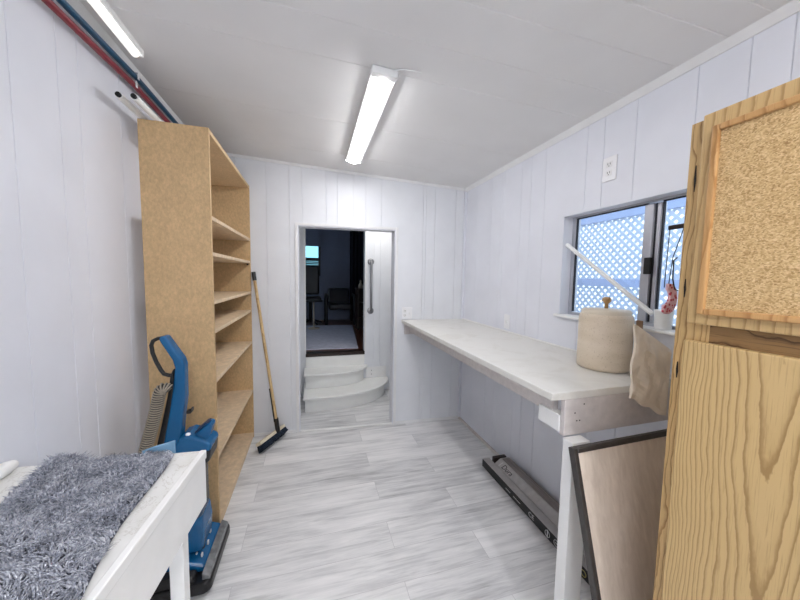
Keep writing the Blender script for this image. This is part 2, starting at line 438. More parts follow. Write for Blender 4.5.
# ------------------------------------------------------------------ vestibule beyond the doorway
IY = 3.70; OX0, OX1, OZ0, OZ1 = -.075, .61, .50, 2.03
struct('wall_vestibule_back', groove_wall(-.62, 1.6, lambda u: 2.2, [-.4,-.2,.72,.80,1.0,1.2], [(OX0,OX1,OZ0,OZ1)], lambda u,d,z: (u, IY+d, z), thick=.10), M_wallb)
struct('wall_vestibule_left', MB().box(-.66, -.56, 3.0, 3.70, 0, 2.2), M_wallb)
struct('wall_vestibule_right', MB().box(1.5, 1.6, 2.86, 3.70, 0, 2.2), M_wallb)
struct('ceiling_vestibule', MB().box(-.66, 1.6, 2.99, 3.80, 2.16, 2.24), M_ceil)
struct('baseboard_vestibule', MB().box(.90, 1.5, IY-.012, IY, 0, .03), M_trim)
struct('trim_7', MB().box(OX0-.004, OX1+.004, IY-.012, IY+.11, OZ0-.03, OZ0+.006), M_dwood)
struct('trim_5', MB().box(OX1, OX1+.02, IY-.01, IY, OZ0, OZ1).box(OX0-.02, OX0, IY-.01, IY, OZ0, OZ1).box(OX0-.02,OX1+.02,IY-.01,IY,OZ1,OZ1+.02), M_trim)
# curved steps
st = thing('curved_steps', 'white painted wooden two tread curved steps up to the dark room', 'steps', (.3, 3.45, 0))
def curve(x0, xs, x1, yf, n=14, o=0.):
    pts = [(x0, yf-o)]
    for i in range(n+1):
        a = PI/2*i/n
        pts.append((xs+(x1+o-xs)*math.sin(a), IY-.002-(IY-.002-yf+o)*math.cos(a)))
    pts.append((x0, IY-.002)); return pts
build('riser', MB().prism(curve(-.078, .20, .86, 3.235), 'z', 0, .145, True), M_steps, st, bevel=.002)
build('tread', MB().prism(curve(-.095, .20, .86, 3.235, o=.045), 'z', .145, .170, True), M_steps, st, bevel=.006)
build('riser', MB().prism(curve(-.078, .17, .60, 3.46), 'z', .170, .318, True), M_steps, st, bevel=.002)
build('tread', MB().prism(curve(-.095, .17, .60, 3.46, o=.045), 'z', .318, .343, True), M_steps, st, bevel=.006)
build('top_riser', MB().box(-.08, .61, IY-.02, IY-.002, .343, .468), M_steps, st, bevel=.002)
b = thing('junction_plate', 'white square cover board with two screws at right end of upper step', 'cover plate', (.76, IY-.012, .25))
build('board', MB().box(.63, .885, IY-.014, IY-.001, .172, .305), M_trim, b, bevel=.003)
for z in (.215, .262): build('screw', MB().lathe([(.006,0),(.006,.003),(.003,.005)], (0,0,0), 12).xf(Matrix.Translation((.70, IY-.014, z)) @ Matrix.Rotation(PI/2,4,'X')), M_chrome, b)
g = thing('grab_bar', 'brushed steel vertical grab bar on white wall right of dark opening', 'grab bar', (.682, IY-.002, 1.3))
pts = [(.682, IY-.004, 1.60), (.682, IY-.035, 1.60), (.682, IY-.05, 1.585), (.682, IY-.05, 1.3), (.682, IY-.05, 1.02), (.682, IY-.035, 1.005), (.682, IY-.004, 1.005)]
build('bar', MB().tube(pts, .014, 14), M_chrome, g)
for z in (1.60, 1.005): build('flange', MB().lathe([(.04,0),(.04,.004),(.034,.009),(.018,.011)], (0,0,0), 28).xf(Matrix.Translation((.682, IY-.001, z)) @ Matrix.Rotation(PI/2,4,'X')), M_chrome, g)

# ------------------------------------------------------------------ dark lounge
LZ = .50; LY = 6.6
struct('floor_lounge', MB().box(-1.9, 2.4, IY+.10, LY+.1, LZ-.08, LZ), M_lfloor)
struct('ceiling_lounge', MB().box(-1.9, 2.4, IY+.10, LY+.1, 2.95, 3.05), M_lwall)
mb = MB(); wx0, wx1, wz0, wz1 = -.34, .14, 1.42, 2.10
mb.box(-1.9, wx0, LY, LY+.1, LZ, 2.95).box(wx1, 2.4, LY, LY+.1, LZ, 2.95).box(wx0, wx1, LY, LY+.1, LZ, wz0).box(wx0, wx1, LY, LY+.1, wz1, 2.95)
struct('wall_lounge_back', mb, M_lwall)
struct('wall_lounge_left', MB().box(-1.9,-1.8,IY+.1,4.7,LZ,2.95).box(-1.9,-1.8,6.0,LY,LZ,2.95).box(-1.9,-1.8,4.7,6.0,LZ,1.3).box(-1.9,-1.8,4.7,6.0,2.4,2.95), M_lwall)
w4 = struct('fill_window_4', MB().box(-1.87,-1.83,4.7,4.73,1.3,2.4).box(-1.87,-1.83,5.97,6.0,1.3,2.4).box(-1.87,-1.83,4.73,5.97,1.3,1.33).box(-1.87,-1.83,4.73,5.97,2.37,2.4), M_alu)  # unseen side window, added to lift the light in the lounge
build('pane', MB().box(-1.852,-1.848,4.73,5.97,1.33,2.37), M_glass, w4)
struct('wall_lounge_right', MB().box(2.3, 2.4, IY+.1, LY, LZ, 2.95), M_lwall)
struct('wall_lounge_front', MB().box(-1.9, -.62, IY, IY+.1, LZ, 2.95).box(1.6, 2.4, IY, IY+.1, LZ, 2.95).box(-.62, 1.6, IY, IY+.1, 2.2, 2.95), M_lwall)
w2 = struct('window_2', MB().box(wx0, wx1, LY-.01, LY+.03, wz1-.03, wz1+.02).box(wx0, wx1, LY-.01, LY+.03, wz0-.02, wz0+.02).box(wx0-.02, wx0+.02, LY-.01, LY+.03, wz0, wz1).box(wx1-.02, wx1+.02, LY-.01, LY+.03, wz0, wz1).box(wx0, wx1, LY, LY+.03, 1.74, 1.79), M_black)
build('pane', MB().box(wx0, wx1, LY+.01, LY+.016, wz0, wz1), M_cyan, w2)
build('valance', MB().box(wx0-.03, wx1+.02, LY-.05, LY-.02, 2.02, 2.36), M_lwall, w2)
mb = MB()
for i in range(9):
    z = 1.44+i*.035; mb.box(wx0+.02, wx1-.02, LY-.035, LY-.012, z, z+.029)
build('blind', mb, M_leather, w2)
cu = MB()
def curt(u, v): return (.76+.30*u, LY-.10+.02*math.sin(u*26), LZ+.03+v*2.3)
cu.grid(curt, 60, 4); build('curtain', cu, M_curtain, solid=.006, label='dark navy curtain hanging at right of the lounge wall', cat='curtain')
struct('trim_6', MB().box(.50, .53, LY-.012, LY, LZ, 2.95), M_lwall)
build('area_rug', MB().hexa([(-.9,3.95,LZ),(.56,3.88,LZ),(.72,5.75,LZ),(-.9,5.9,LZ),(-.9,3.95,LZ+.012),(.56,3.88,LZ+.012),(.72,5.75,LZ+.012),(-.9,5.9,LZ+.012)]), M_lrug, bevel=.004,
      label='pale lavender grey rug on the dark lounge floor', cat='rug')
ac = thing('armchair', 'black leather armchair with curved arms beyond the pale rug', 'armchair', (.53, 5.95, LZ))
def rb(mb, *a): return mb.box(*a)
build('seat', MB().box(.30,.72,5.84,6.28,.78,.90), M_leather, ac, bevel=.04, seg=4)
build('backrest', MB().hexa([(.30,6.20,.86),(.72,6.20,.86),(.72,6.32,.86),(.30,6.32,.86),(.30,6.3,1.18),(.72,6.3,1.18),(.72,6.4,1.18),(.30,6.4,1.18)]), M_leather, ac, bevel=.04, seg=4)
for x in (.25, .77):
    build('armrest', MB().tube([(x,6.32,LZ+.003),(x,6.32,.95),(x,6.2,1.06),(x,5.97,1.06),(x,5.84,1.0),(x,5.82,.85),(x,5.84,LZ+.003)], .025, 10), M_black, ac)
oc = thing('desk_chair', 'dark high backed desk chair at the left of the lounge', 'chair', (-.03, 6.05, LZ))
build('seat', MB().box(-.26,.16,5.85,6.28,.94,1.02), M_leather, oc, bevel=.03, seg=3)
build('backrest', MB().box(-.25,.13,6.24,6.32,1.05,1.62), M_leather, oc, bevel=.035, seg=3)
build('column', MB().tube([(-.04,6.06,.58),(-.04,6.06,.95)], .03, 12), M_black, oc)
for k in range(5):
    a = 2*PI*k/5+.3
    build('leg', MB().tube([(-.04,6.06,.60),(-.04+.22*math.cos(a),6.06+.22*math.sin(a),LZ+.022)], .018, 8), M_black, oc)
sd = thing('side_table', 'small round side table with white pedestal between the two lounge chairs', 'side table', (.10, 5.45, LZ))
build('table_top', MB().lathe([(.15,0),(.155,.01),(.15,.02)], (.02,5.45,.98), 28), M_leather, sd)
build('pedestal', MB().lathe([(.10,0),(.10,.015),(.012,.03),(.012,.468)], (.02,5.45,LZ+.012), 20), M_fig, sd)
sh = thing('display_stand', 'dark wooden stand holding pale ornaments at right of the lounge opening', 'stand', (.86, 5.35, LZ))
build('frame', MB().box(.74,.77,5.2,5.5,LZ,1.2).box(1.0,1.03,5.2,5.5,LZ,1.2).box(.77,1.0,5.47,5.5,LZ,1.2), M_dwood, sh)
for z in (.7,.95,1.17): build('shelf', MB().box(.77,1.0,5.2,5.47,z,z+.02) if z < 1.1 else MB().box(.73,1.04,5.19,5.51,1.2,1.22), M_dwood, sh)
build('ornament', MB().lathe([(.03,0),(.045,.03),(.03,.07),(.012,.10),(.018,.12),(.008,.14)], (.80,5.3,1.22), 20), M_fig, label='small cream vase on the dark lounge stand', cat='ornament')
build('ornament', MB().box(.86,.97,5.28,5.40,1.22,1.27), M_fig, bevel=.008, label='pale low box beside the cream vase on the lounge stand', cat='ornament')

# ------------------------------------------------------------------ window in the right wall
mb = MB(); x0, x1 = XR+.062, XR+.098
mb.box(x0,x1,WY1-.03,WY1,WZ0,WZ1).box(x0,x1,WY0,WY0+.03,WZ0,WZ1).box(x0,x1,WY0+.03,WY1-.03,WZ1-.016,WZ1).box(x0,x1,WY0+.03,WY1-.03,WZ0,WZ0+.018)
w1 = struct('window_1', mb, M_alu, bevel=.002)
mb = MB(); mb.box(XR+.05,x1-.004,1.045,1.085,WZ0+.02,WZ1-.024)
build('mullion', mb, M_alu, w1, bevel=.003)
build('sash_rail', MB().box(XR+.058,x1-.004,1.018,1.034,WZ0+.02,WZ1-.024), M_alu, w1, bevel=.002)
g = .005; mb = MB()
for a, bb in ((1.085, WY1-.03), (WY0+.03, 1.018)):
    mb.box(x0+.004,x0+.016,bb-g,bb,WZ0+.022,WZ1-.016).box(x0+.004,x0+.016,a,a+g,WZ0+.022,WZ1-.016).box(x0+.004,x0+.016,a,bb,WZ1-.016-g,WZ1-.016)
mb.box(x0+.0,x0+.016,1.034,1.045,WZ0+.02,WZ1-.024)
build('gasket', mb, M_gask, w1)
build('latch', MB().box(XR+.040,XR+.052,1.036,1.066,1.452,1.528), M_blackm, w1, bevel=.003)
build('pane', MB().box(x0+.012,x0+.015,1.085,WY1-.03,WZ0+.022,WZ1-.016), M_glass, w1)
build('pane', MB().box(x0+.012,x0+.015,WY0+.03,1.018,WZ0+.022,WZ1-.016), M_glass, w1)
mb = MB(); t_ = .006
mb.box(XR-.002,x0,WY1-t_,WY1,WZ0,WZ1).box(XR-.002,x0,WY0,WY0+t_,WZ0,WZ1).box(XR-.002,x0,WY0,WY1,WZ1-t_,WZ1)
build('reveal', mb, M_wall, w1)
build('sill', MB().box(XR-.022,x0,WY0-.02,WY1+.022,WZ0-.012,WZ0+.003), M_white, w1, bevel=.004)
# exterior
LX = 3.05
lat = thing('lattice_screen', 'white diagonal lattice screen standing outside the window', 'lattice', (LX, 2.3, .1))
def lattice(z0, z1, y0, y1):
    mb = MB(); w = .014; pitch = .080
    for s, xx in ((1, LX), (-1, LX+.006)):
        n = int((y1-y0+z1-z0)/pitch)+2
        for i in range(n):
            if s == 1:
                c = y0-(z1-z0)+i*pitch
                a = max(c, y0); b = min(c+(z1-z0), y1)
                if b-a < .01: continue
                za, zb = z0+(a-c), z0+(b-c)
            else:
                c = y0+i*pitch
                b = min(c, y1); a = max(c-(z1-z0), y0)
                if b-a < .01: continue
                za, zb = z0+(c-a), z0+(c-b)
            d = Vector((0, b-a, zb-za)).normalized(); nn = Vector((0, -d.z, d.y))*w
            p = [Vector((xx,a,za)), Vector((xx,b,zb))]
            q = [p[0]-nn, p[1]-nn, p[1]+nn, p[0]+nn]
            mb.hexa([tuple(k) for k in q]+[(k.x+.006,k.y,k.z) for k in q])
    return mb
build('upper_lattice', lattice(1.43, 2.06, .2, 4.6), M_lattice, lat)
build('lower_lattice', lattice(.15, 1.36, .2, 4.6), M_lattice, lat)
build('middle_rail', MB().box(LX-.012,LX+.02,.2,4.6,1.355,1.435), M_latrail, lat)
build('top_rail', MB().box(LX-.02,LX+.03,.2,4.6,2.06,2.16), M_latrail, lat)
build('bottom_rail', MB().box(LX-.02,LX+.03,.2,4.6,.08,.15), M_latrail, lat)
for y in (.2, 4.6): build('post', MB().box(LX-.03,LX+.04,y-.05,y+.05,-.06,2.16), M_latrail, lat)
struct('ground', MB().box(1.62, 9, -4, 9, -.12, -.06), M_ground)

# ------------------------------------------------------------------ workbench along right wall
WT = 1.018; WX = .812; WYE = .868
wb = thing('workbench', 'long white topped workbench fixed along the right wall under the window', 'workbench', (1.12, 1.8, 0))
ye = lambda x: yb(x)-.003
mb = MB(); mb.hexa([(WX,WYE,WT-.028),(XR-.003,WYE,WT-.028),(XR-.003,ye(XR),WT-.028),(WX,ye(WX),WT-.028),(WX,WYE,WT),(XR-.003,WYE,WT),(XR-.003,ye(XR),WT),(WX,ye(WX),WT)])
build('worktop', mb, M_top, wb, bevel=.003)
build('backsplash_trim', MB().box(XR-.012,XR-.003,WYE,ye(XR)-.003,WT,WT+.010), M_white, wb, bevel=.003)
build('front_rail', MB().box(.885,.905,.935,ye(.89)-.01,.905,WT-.028), M_benchu, wb)
mb = MB(); mb.hexa([(.84,ye(.84)-.02,.88),(1.42,ye(1.42)-.02,.88),(1.42,ye(1.42),.88),(.84,ye(.84),.88),(.84,ye(.84)-.02,.988),(1.42,ye(1.42)-.02,.988),(1.42,ye(1.42),.988),(.84,ye(.84),.988)])
build('wall_cleat', mb, M_benchu, wb)
build('bracket', MB().prism([(2.71,.93),(2.755,.93),(2.755,.82),(2.735,.82)],'x',.95,1.02), M_wallb, wb)
build('end_apron', MB().box(.872,XR-.004,.868,.888,.855,WT-.028), M_benchu, wb, bevel=.002)
build('corner_block', MB().box(.868,.905,.889,.995,.862,.925), M_white, wb, bevel=.002)
build('leg', MB().box(.868,.945,.822,.866,0,.853), M_white, wb, bevel=.003)
for (x,z) in ((.955,.965),(.925,.905),(.938,.905),(.915,.935)): build('nail_hole', MB().box(x,x+.005,.8670,.8685,z,z+.004), M_blackm, wb)

# outlets and switches
def plate(mb, M, w, h, d=.006): n=len(mb.v); mb.box(-w/2,w/2,-h/2,h/2,0,d); mb.xf(M,n); return mb
def outlet(name, label, origin, u, v, w, h, gangs=1, toggle=False, group=None):
    M = frame_M(origin, u, v)
    t = thing(name, label, 'switch' if toggle and gangs == 1 else 'outlet', origin, group)
    build('cover_plate', plate(MB(), M, w, h), M_plate, t, bevel=.0025)
    for gx in ([0] if gangs == 1 else [-w*.23, w*.23]):
        tg = toggle and (gangs == 1 or gx > 0)
        if tg:
            mb = MB(); mb.box(gx-.006,gx+.006,-.012,.012,.006,.016); build('toggle', mb.xf(M), M_trim, t, bevel=.002)
        else:
            for sz in (-.021, .021):
                mb = MB(); mb.box(gx-.016,gx+.016,sz-.014,sz+.014,.006,.0085); rc = build('receptacle', mb.xf(M), M_trim, t, bevel=.004)
                mb = MB(); mb.box(gx-.0075,gx-.005,sz-.002,sz+.007,.0085,.009).box(gx+.005,gx+.0075,sz-.002,sz+.007,.0085,.009).box(gx-.002,gx+.002,sz-.010,sz-.006,.0085,.009)
                build('slots', mb.xf(M), M_blackm, rc)
    return t
outlet('double_outlet', 'white double wall outlet just above the far corner of the workbench', (.866, yb(.866), 1.080), (1,-.0644,0), (0,0,1), .098, .112, 2, True)
outlet('wall_outlet', 'white wall outlet high on the right wall above the window', (XR, 1.232, 1.975), (0,-1,0), (0,0,1), .075, .118)
outlet('wall_switch', 'narrow white wall switch above the workbench left of the window', (XR, 2.015, 1.095), (0,-1,0), (0,0,1), .066, .108, 1, True)

# jar
jc = (1.298, 1.092, WT+.0006)
j = thing('stoneware_jar', 'beige stoneware jar with wooden knob on lid standing on workbench', 'jar', jc)
build('body', MB().lathe([(.098,0),(.105,.004),(.1065,.02),(.1065,.232),(.103,.245),(.099,.250)], jc, 64), M_stone, j)
build('lid', MB().lathe([(.097,.250),(.098,.262),(.092,.270),(.02,.274)], jc, 64), M_glaze, j)
build('knob', MB().lathe([(.008,.273),(.008,.296),(.014,.302),(.019,.310),(.018,.320),(.010,.326)], jc, 28), M_knob, j)

# paper bag standing over the bench end
bg = MB()
out = [(.0,1.262),(.0,1.19),(.012,1.08),(.010,.99),(.075,.965),(.14,.925),(.185,.898),(.205,1.0),(.200,1.10),(.19,1.158)]
def bagp(side):
    vs = []
    N = 16
    for jv in range(N+1):
        for iu in range(N+1):
            u, v = iu/N, jv/N
            zt = 1.262 - .105*u ; zb = .985 - .092*u + .005*math.sin(u*14)*(1-v)
            z = zb + (zt-zb)*v
            x = 1.134 + .190*u  + (.006*math.sin(v*11) if iu in (0,) else 0)
            bulge = .014*math.sin(PI*u)**.6*math.sin(PI*v)**.5 if 0<u<1 and 0<v<1 else 0
            y = .835 + side*(.004+bulge) + .012*noise.noise(Vector((u*5,v*5,side*3.)))*(1 if 0<u<1 and 0<v<1 else 0)
            vs.append((x, y, z))
    return vs, N
va, N = bagp(-1); vb, _ = bagp(1)
gf = [(jv*(N+1)+iu, jv*(N+1)+iu+1, (jv+1)*(N+1)+iu+1, (jv+1)*(N+1)+iu) for jv in range(N) for iu in range(N)]
bg.add(va, gf); bg.add(vb, [q[::-1] for q in gf])
rim = [i for i in range(N+1)] + [i*(N+1)+N for i in range(1,N+1)] + [N*(N+1)+i for i in range(N-1,-1,-1)] + [i*(N+1) for i in range(N-1,0,-1)]
K = (N+1)**2; bg.add(va+vb, [(rim[i], K+rim[i], K+rim[(i+1)%len(rim)], rim[(i+1)%len(rim)]) for i in range(len(rim))])
build('paper_bag', bg, M_paper, label='crumpled beige paper bag hanging at near end of the workbench', cat='paper bag')
build('brown_board', MB().box(1.392,1.403,.998,1.022,WT+.0005,1.245), M_paperd, bevel=.002, label='narrow brown board upright between the jar and the paper bag', cat='board')

# window rod, cup, ornament
rodA, rodB = Vector((1.452, 1.500, 1.628)), Vector((1.455, 1.000, 1.275))
build('window_rod', MB().tube([rodA, rodB], .0110, 14), M_white, label='thin white rod leaning diagonally across the window', cat='rod')
build('sill_tub', MB().lathe([(.030,0),(.034,.075),(.036,.080),(.034,.082)], (1.462,.958,WZ0+.003), 28), M_white, label='small white tub on the window sill next to the cabinet', cat='tub')
orn = thing('hanging_ornament', 'red and white crescent ornament hanging on cords beside the cabinet', 'ornament', (1.14, .75, 1.6))
build('arm', MB().tube([(1.136,.75,1.597),(1.20,.538,1.612)], .0075, 10), M_dwood, orn)
build('cord', MB().tube([(1.138,.748,1.59),(1.136,.75,1.40)], .0016, 6), M_string, orn)
build('cord', MB().tube([(1.150,.715,1.595),(1.150,.74,1.50),(1.147,.745,1.40)], .0016, 6), M_string, orn)
build('hook', MB().tube([(1.172,.742,1.50),(1.158,.742,1.49),(1.160,.742,1.43),(1.172,.742,1.395),(1.188,.742,1.39)], .0022, 8), M_black, orn)
cres = [(1.152+.040*math.cos(a), 1.362+.052*math.sin(a)) for a in [math.radians(100-i*20) for i in range(12)]]
cres += [(1.136+.022*math.cos(a), 1.368+.026*math.sin(a)) for a in [math.radians(-100+i*19) for i in range(10)]]
build('crescent', MB().prism(cres, 'y', .742, .752), M_redp, orn, bevel=.002)

# ------------------------------------------------------------------ oak cabinet
CX = .86; CY1 = .536; CY0 = -.07; CT = 1.788
cb = thing('oak_cabinet', 'tall oak cabinet with corkboard panel on upper door at right', 'cabinet', (1.14, .23, 0))
build('side_panel', MB().box(CX+.018,XR-.003,CY1-.019,CY1-.001,0,CT-.002), M_oak_side, cb)
build('side_panel', MB().box(CX+.018,XR-.003,CY0,CY0+.018,0,CT-.002), M_oak_side, cb)
build('top_panel', MB().box(CX+.018,XR-.003,CY0+.018,CY1-.019,CT-.02,CT-.002), M_oak_st, cb)
build('back_panel', MB().box(XR-.012,XR-.004,CY0+.018,CY1-.019,.02,CT-.02), M_oak_rail, cb)
build('stile', MB().box(CX,CX+.018,.468,CY1,0,CT), M_oak_st, cb, bevel=.0015)
build('stile', MB().box(CX,CX+.018,CY0,CY0+.07,0,CT), M_oak_st, cb, bevel=.0015)
build('rail', MB().box(CX+.001,CX+.018,CY0+.07,.468,1.255,1.36), M_oak_rail, cb)
build('rail', MB().box(CX+.001,CX+.018,CY0+.07,.468,1.72,CT), M_oak_up, cb)
build('rail', MB().box(CX+.001,CX+.018,CY0+.07,.468,0,.11), M_oak_rail, cb)
dx = CX-.019
ud = build('upper_door', MB().box(dx,CX,CY0+.035,.503,1.325,CT+.002), M_oak_up, cb, bevel=.003)
mb = MB(); a0, a1, c0, c1 = CY0+.058, .480, 1.348, 1.756; w = .0135
for q in ((a1-w,a1,c0,c1),(a0,a0+w,c0,c1),(a0+w,a1-w,c0,c0+w),(a0+w,a1-w,c1-w,c1)): mb.box(dx-.011,dx+.002,*q)
build('moulding', mb, M_oak_mold, ud, bevel=.003)
build('cork_panel', MB().box(dx-.004,dx+.001,a0+w,a1-w,c0+w,c1-w), M_cork, ud)
build('lower_door', MB().box(dx,CX,CY0+.035,.506,.08,1.284), M_oak_low, cb, bevel=.003)
for (y,z,h) in ((.522,1.405,.022),(.524,1.205,.02),(.520,1.66,.03)):
    build('knot', MB().prism([(y-.0022,z-.004),(y-.0005,z-h),(y+.0008,z-h),(y+.0024,z+.002),(y+.001,z+h),(y-.0005,z+h)],'x',CX-.0012,CX+.001), M_dark, cb)

# ------------------------------------------------------------------ framed panel leaning at bench end
def lean(X0, X1, t0, t1, n0, n1): return None
top = Vector((.826,.790,.862)); bot = Vector((.838,.560,.004))
vdir = (top-bot).normalized(); udir = Vector((1,0,0)); udir = (udir - vdir*udir.dot(vdir)).normalized()
Mp = frame_M(bot, udir, vdir); Lh = (top-bot).length; Wd = .50; fw = .018
fp = thing('framed_panel', 'large dark framed board with grey wood back leaning on workbench leg', 'framed board', (1.08,.57,0))
for q in ((0,fw,0,Lh),(Wd-fw,Wd,0,Lh),(fw,Wd-fw,0,fw),(fw,Wd-fw,Lh-fw,Lh)):
    build('frame_bar', MB().box(q[0],q[1],q[2],q[3],-.012,.012).xf(Mp), M_frame, fp, bevel=.003)
build('backing', MB().box(fw,Wd-fw,fw,Lh-fw,-.004,.005).xf(Mp), M_backing, fp)

# ------------------------------------------------------------------ cartons on the floor under the bench
ca = thing('black_carton', 'long flat black printed carton on floor under the workbench', 'carton', (1.27,1.45,0))
build('box', MB().box(1.235,1.292,.96,1.975,0,.056), M_black, ca, bevel=.002)
build('carton_top', MB().box(1.237,1.291,.965,1.972,.056,.058), M_carton, ca)
Mt = lambda y, z: frame_M((1.2346, y, z), (0,-1,0), (0,0,1))
build('lettering', text_mb('CE', .040, Mt(1.455,.016)), M_wprint, ca)
mb = MB()
def ring(mb, y, z, r):
    mb.tube([(1.2343,y+r*math.cos(2*PI*k/20),z+r*math.sin(2*PI*k/20)) for k in range(20)], .0018, 5, True)
ring(mb,1.30,.028,.017); mb.box(1.234,1.2352,1.297,1.303,.006,.05); build('recycling_symbol', mb, M_wprint, ca)
mb = MB(); ring(mb,1.235,.028,.017); mb.box(1.234,1.2352,1.225,1.245,.026,.030); build('round_symbol', mb, M_wprint, ca)
mb = MB(); ring(mb,1.12,.028,.016); mb.box(1.234,1.2352,1.112,1.128,.016,.034); build('round_symbol', mb, M_yprint, ca)
mb = MB(); ring(mb,1.065,.028,.014); build('round_symbol', mb, M_yprint, ca)
build('square_symbol', MB().box(1.234,1.2352,.99,1.02,.016,.04), M_yprint, ca)
for y, l in ((1.68,.05),(1.60,.04),(1.56,.03)): build('fine_print', MB().box(1.2343,1.2352,y-l,y,.026,.030), M_wprint, ca)
cg = thing('plank_carton', 'grey printed flooring carton beside the wall under the workbench', 'carton', (1.35,1.4,0))
build('box', MB().box(1.296,1.405,.95,1.90,0,.060).hexa([(1.296,.95,.060),(1.405,.95,.060),(1.405,1.90,.060),(1.296,1.90,.060),(1.336,.955,.092),(1.405,.955,.092),(1.405,1.895,.092),(1.336,1.895,.092)]), M_carton, cg, bevel=.002)
build('top_sheet', MB().box(1.342,1.402,1.30,1.88,.092,.097), M_plankd, cg, bevel=.002)
build('top_sheet', MB().box(1.342,1.402,.96,1.27,.092,.095), M_plankd, cg, bevel=.001)
sl = Vector((.040,0,.032)).normalized()
build('lettering', text_mb('Dura', .052, frame_M((1.3005,1.835,.0644), (0,-1,0), sl), shear=.3), M_dprint, cg)
build('stripe', text_mb('/', .056, frame_M((1.2985,1.862,.0628), (0,-1,0), sl)), M_wprint, cg)
build('loose_plank', MB().box(1.300,1.404,1.915,1.945,0,.085), M_dwood, bevel=.002, label='short dark plank end standing behind the grey carton near the wall', cat='plank')

# ------------------------------------------------------------------ shelf unit
SX0, SX1, SY0, SY1, ST = -.80, -.50, 1.812, 2.862, 2.155
su = thing('shelf_unit', 'tall brown particle board shelf unit against the left wall', 'shelf unit', (-.65, 2.33, 0))
T = .018
build('side_panel', MB().box(SX0,SX1,SY0,SY0+T,0,ST), M_part, su, bevel=.001)
build('side_panel', MB().box(SX0,SX1,SY1-T,SY1,0,ST), M_part, su, bevel=.001)
build('top_panel', MB().box(SX0,SX1,SY0+T,SY1-T,ST-.022,ST), M_partd, su, bevel=.001)
for z in (1.722, 1.535, 1.280, 1.124, .854, .430, .045):
    build('shelf', MB().box(SX0+.001,SX1-.001,SY0+T,SY1-T,z-.020,z), M_pine, su, bevel=.001)
build('toe_board', MB().box(SX1-.02,SX1-.006,SY0+T,SY1-T,0,.025), M_partd, su)
build('shelf_peg', MB().tube([(-.52,2.843,1.505),(-.52,2.82,1.505)], .006, 8), M_dwood, su)
build('cable_hole', MB().lathe([(.03,0),(.03,.001)], (-.62,1.93,1.2802), 20), M_dark, su)

# pipes near ceiling
def pth(pts, n=5):
    o = []
    for i in range(len(pts)-1):
        a, b = Vector(pts[i]), Vector(pts[i+1])
        o += [a.lerp(b, k/n) for k in range(n)]
    return o+[Vector(pts[-1])]
rp = thing('red_pipe', 'red plastic water pipe clipped along left wall below the ceiling', 'pipe', (XL+.03, .5, 2.31))
build('pipe', MB().tube(pth([(XL+.028,-1.65,2.30),(XL+.028,.6,2.282),(XL+.028,1.3,2.292),(XL+.028,1.85,2.322),(XL+.028,2.3,2.315),(XL+.028,2.86,2.31)]), .0125, 12), M_red, rp)
bp = thing('blue_pipe', 'blue plastic water pipe clipped along left wall above the red pipe', 'pipe', (XL+.03, .5, 2.36))
build('pipe', MB().tube(pth([(XL+.030,-1.65,2.335),(XL+.030,.6,2.325),(XL+.030,1.4,2.342),(XL+.030,1.87,2.368),(XL+.030,2.3,2.362),(XL+.030,2.86,2.355)]), .0125, 12), M_pblue, bp)
for y in (1.84, .9, -.1):
    build('pipe_clip', MB().box(XL,XL+.044,y-.006,y+.006,2.322+.013-(.03 if y<1 else 0),2.322+.016-(.03 if y<1 else 0)).box(XL+.041,XL+.044,y-.006,y+.006,2.322-.014-(.03 if y<1 else 0),2.322+.016-(.03 if y<1 else 0)), M_plate, rp)
    build('pipe_clip', MB().box(XL,XL+.046,y+.01,y+.022,2.368+.013-(.03 if y<1 else 0),2.368+.016-(.03 if y<1 else 0)).box(XL+.043,XL+.046,y+.01,y+.022,2.368-.014-(.03 if y<1 else 0),2.368+.016-(.03 if y<1 else 0)), M_plate, bp)
# tubes lying on top of the shelf unit
for (x, y0_, lab) in ((-.785, 1.64, 'white tube with black end on shelf top, nearer the wall'), (-.728, 1.635, 'white tube with black end on shelf top, farther from wall')):
    tb = thing('white_tube', lab, 'tube', (x, 2.2, ST), 'white tubes on top of the shelf unit')
    build('tube', MB().tube([(x,y0_,ST+.0155),(x,2.72,ST+.0155)], .0145, 14), M_white, tb)
    build('end_cap', MB().tube([(x,y0_-.008,ST+.0155),(x,y0_,ST+.0155)], .0105, 12), M_blackm, tb)

# ceiling lights
def fixture(name, label, x, y0, y1, w, M, h=.045):
    t = thing(name, label, 'ceiling light', (x,(y0+y1)/2,zc(x)))
    z = zc(x); sl_ = Matrix.Translation((x,0,z)) @ Matrix.Rotation(math.atan(.0615),4,'Y')
    build('housing', MB().box(-w/2,w/2,y0,y1,-.022,-.0005).xf(sl_), M_white, t, bevel=.004)
    pr = [(-w/2*.66,-.022)]+[(w/2*.66*math.sin(a), -.022-(h-.022)*math.cos(a)) for a in [math.radians(-80+i*16) for i in range(11)]]+[(w/2*.66,-.022)]
    build('diffuser', MB().prism(pr,'y',y0+.035,y1-.012, True).xf(sl_), M, t)
    build('end_cap', MB().box(-w/2,w/2,y0-.006,y0+.034,-.034,-.0005).xf(sl_), M_white, t, bevel=.006)
    build('end_cap', MB().box(-w/2,w/2,y1-.010,y1+.004,-.034,-.0005).xf(sl_), M_white, t, bevel=.004)
    return t
fixture('ceiling_light', 'lit white strip light mounted in the middle of the ceiling', .315, 1.40, 2.50, .120, M_led, .042)
fixture('ceiling_light', 'white strip light at the left ceiling edge above the pipes', -.742, .45, 1.705, .055, M_led2, .045)
fixture('ceiling_light', 'added fill strip light on the ceiling behind the camera, right of centre', .62, -1.5, -.35, .115, M_rear_fill, .05)  # added out of view to brighten surfaces facing the camera
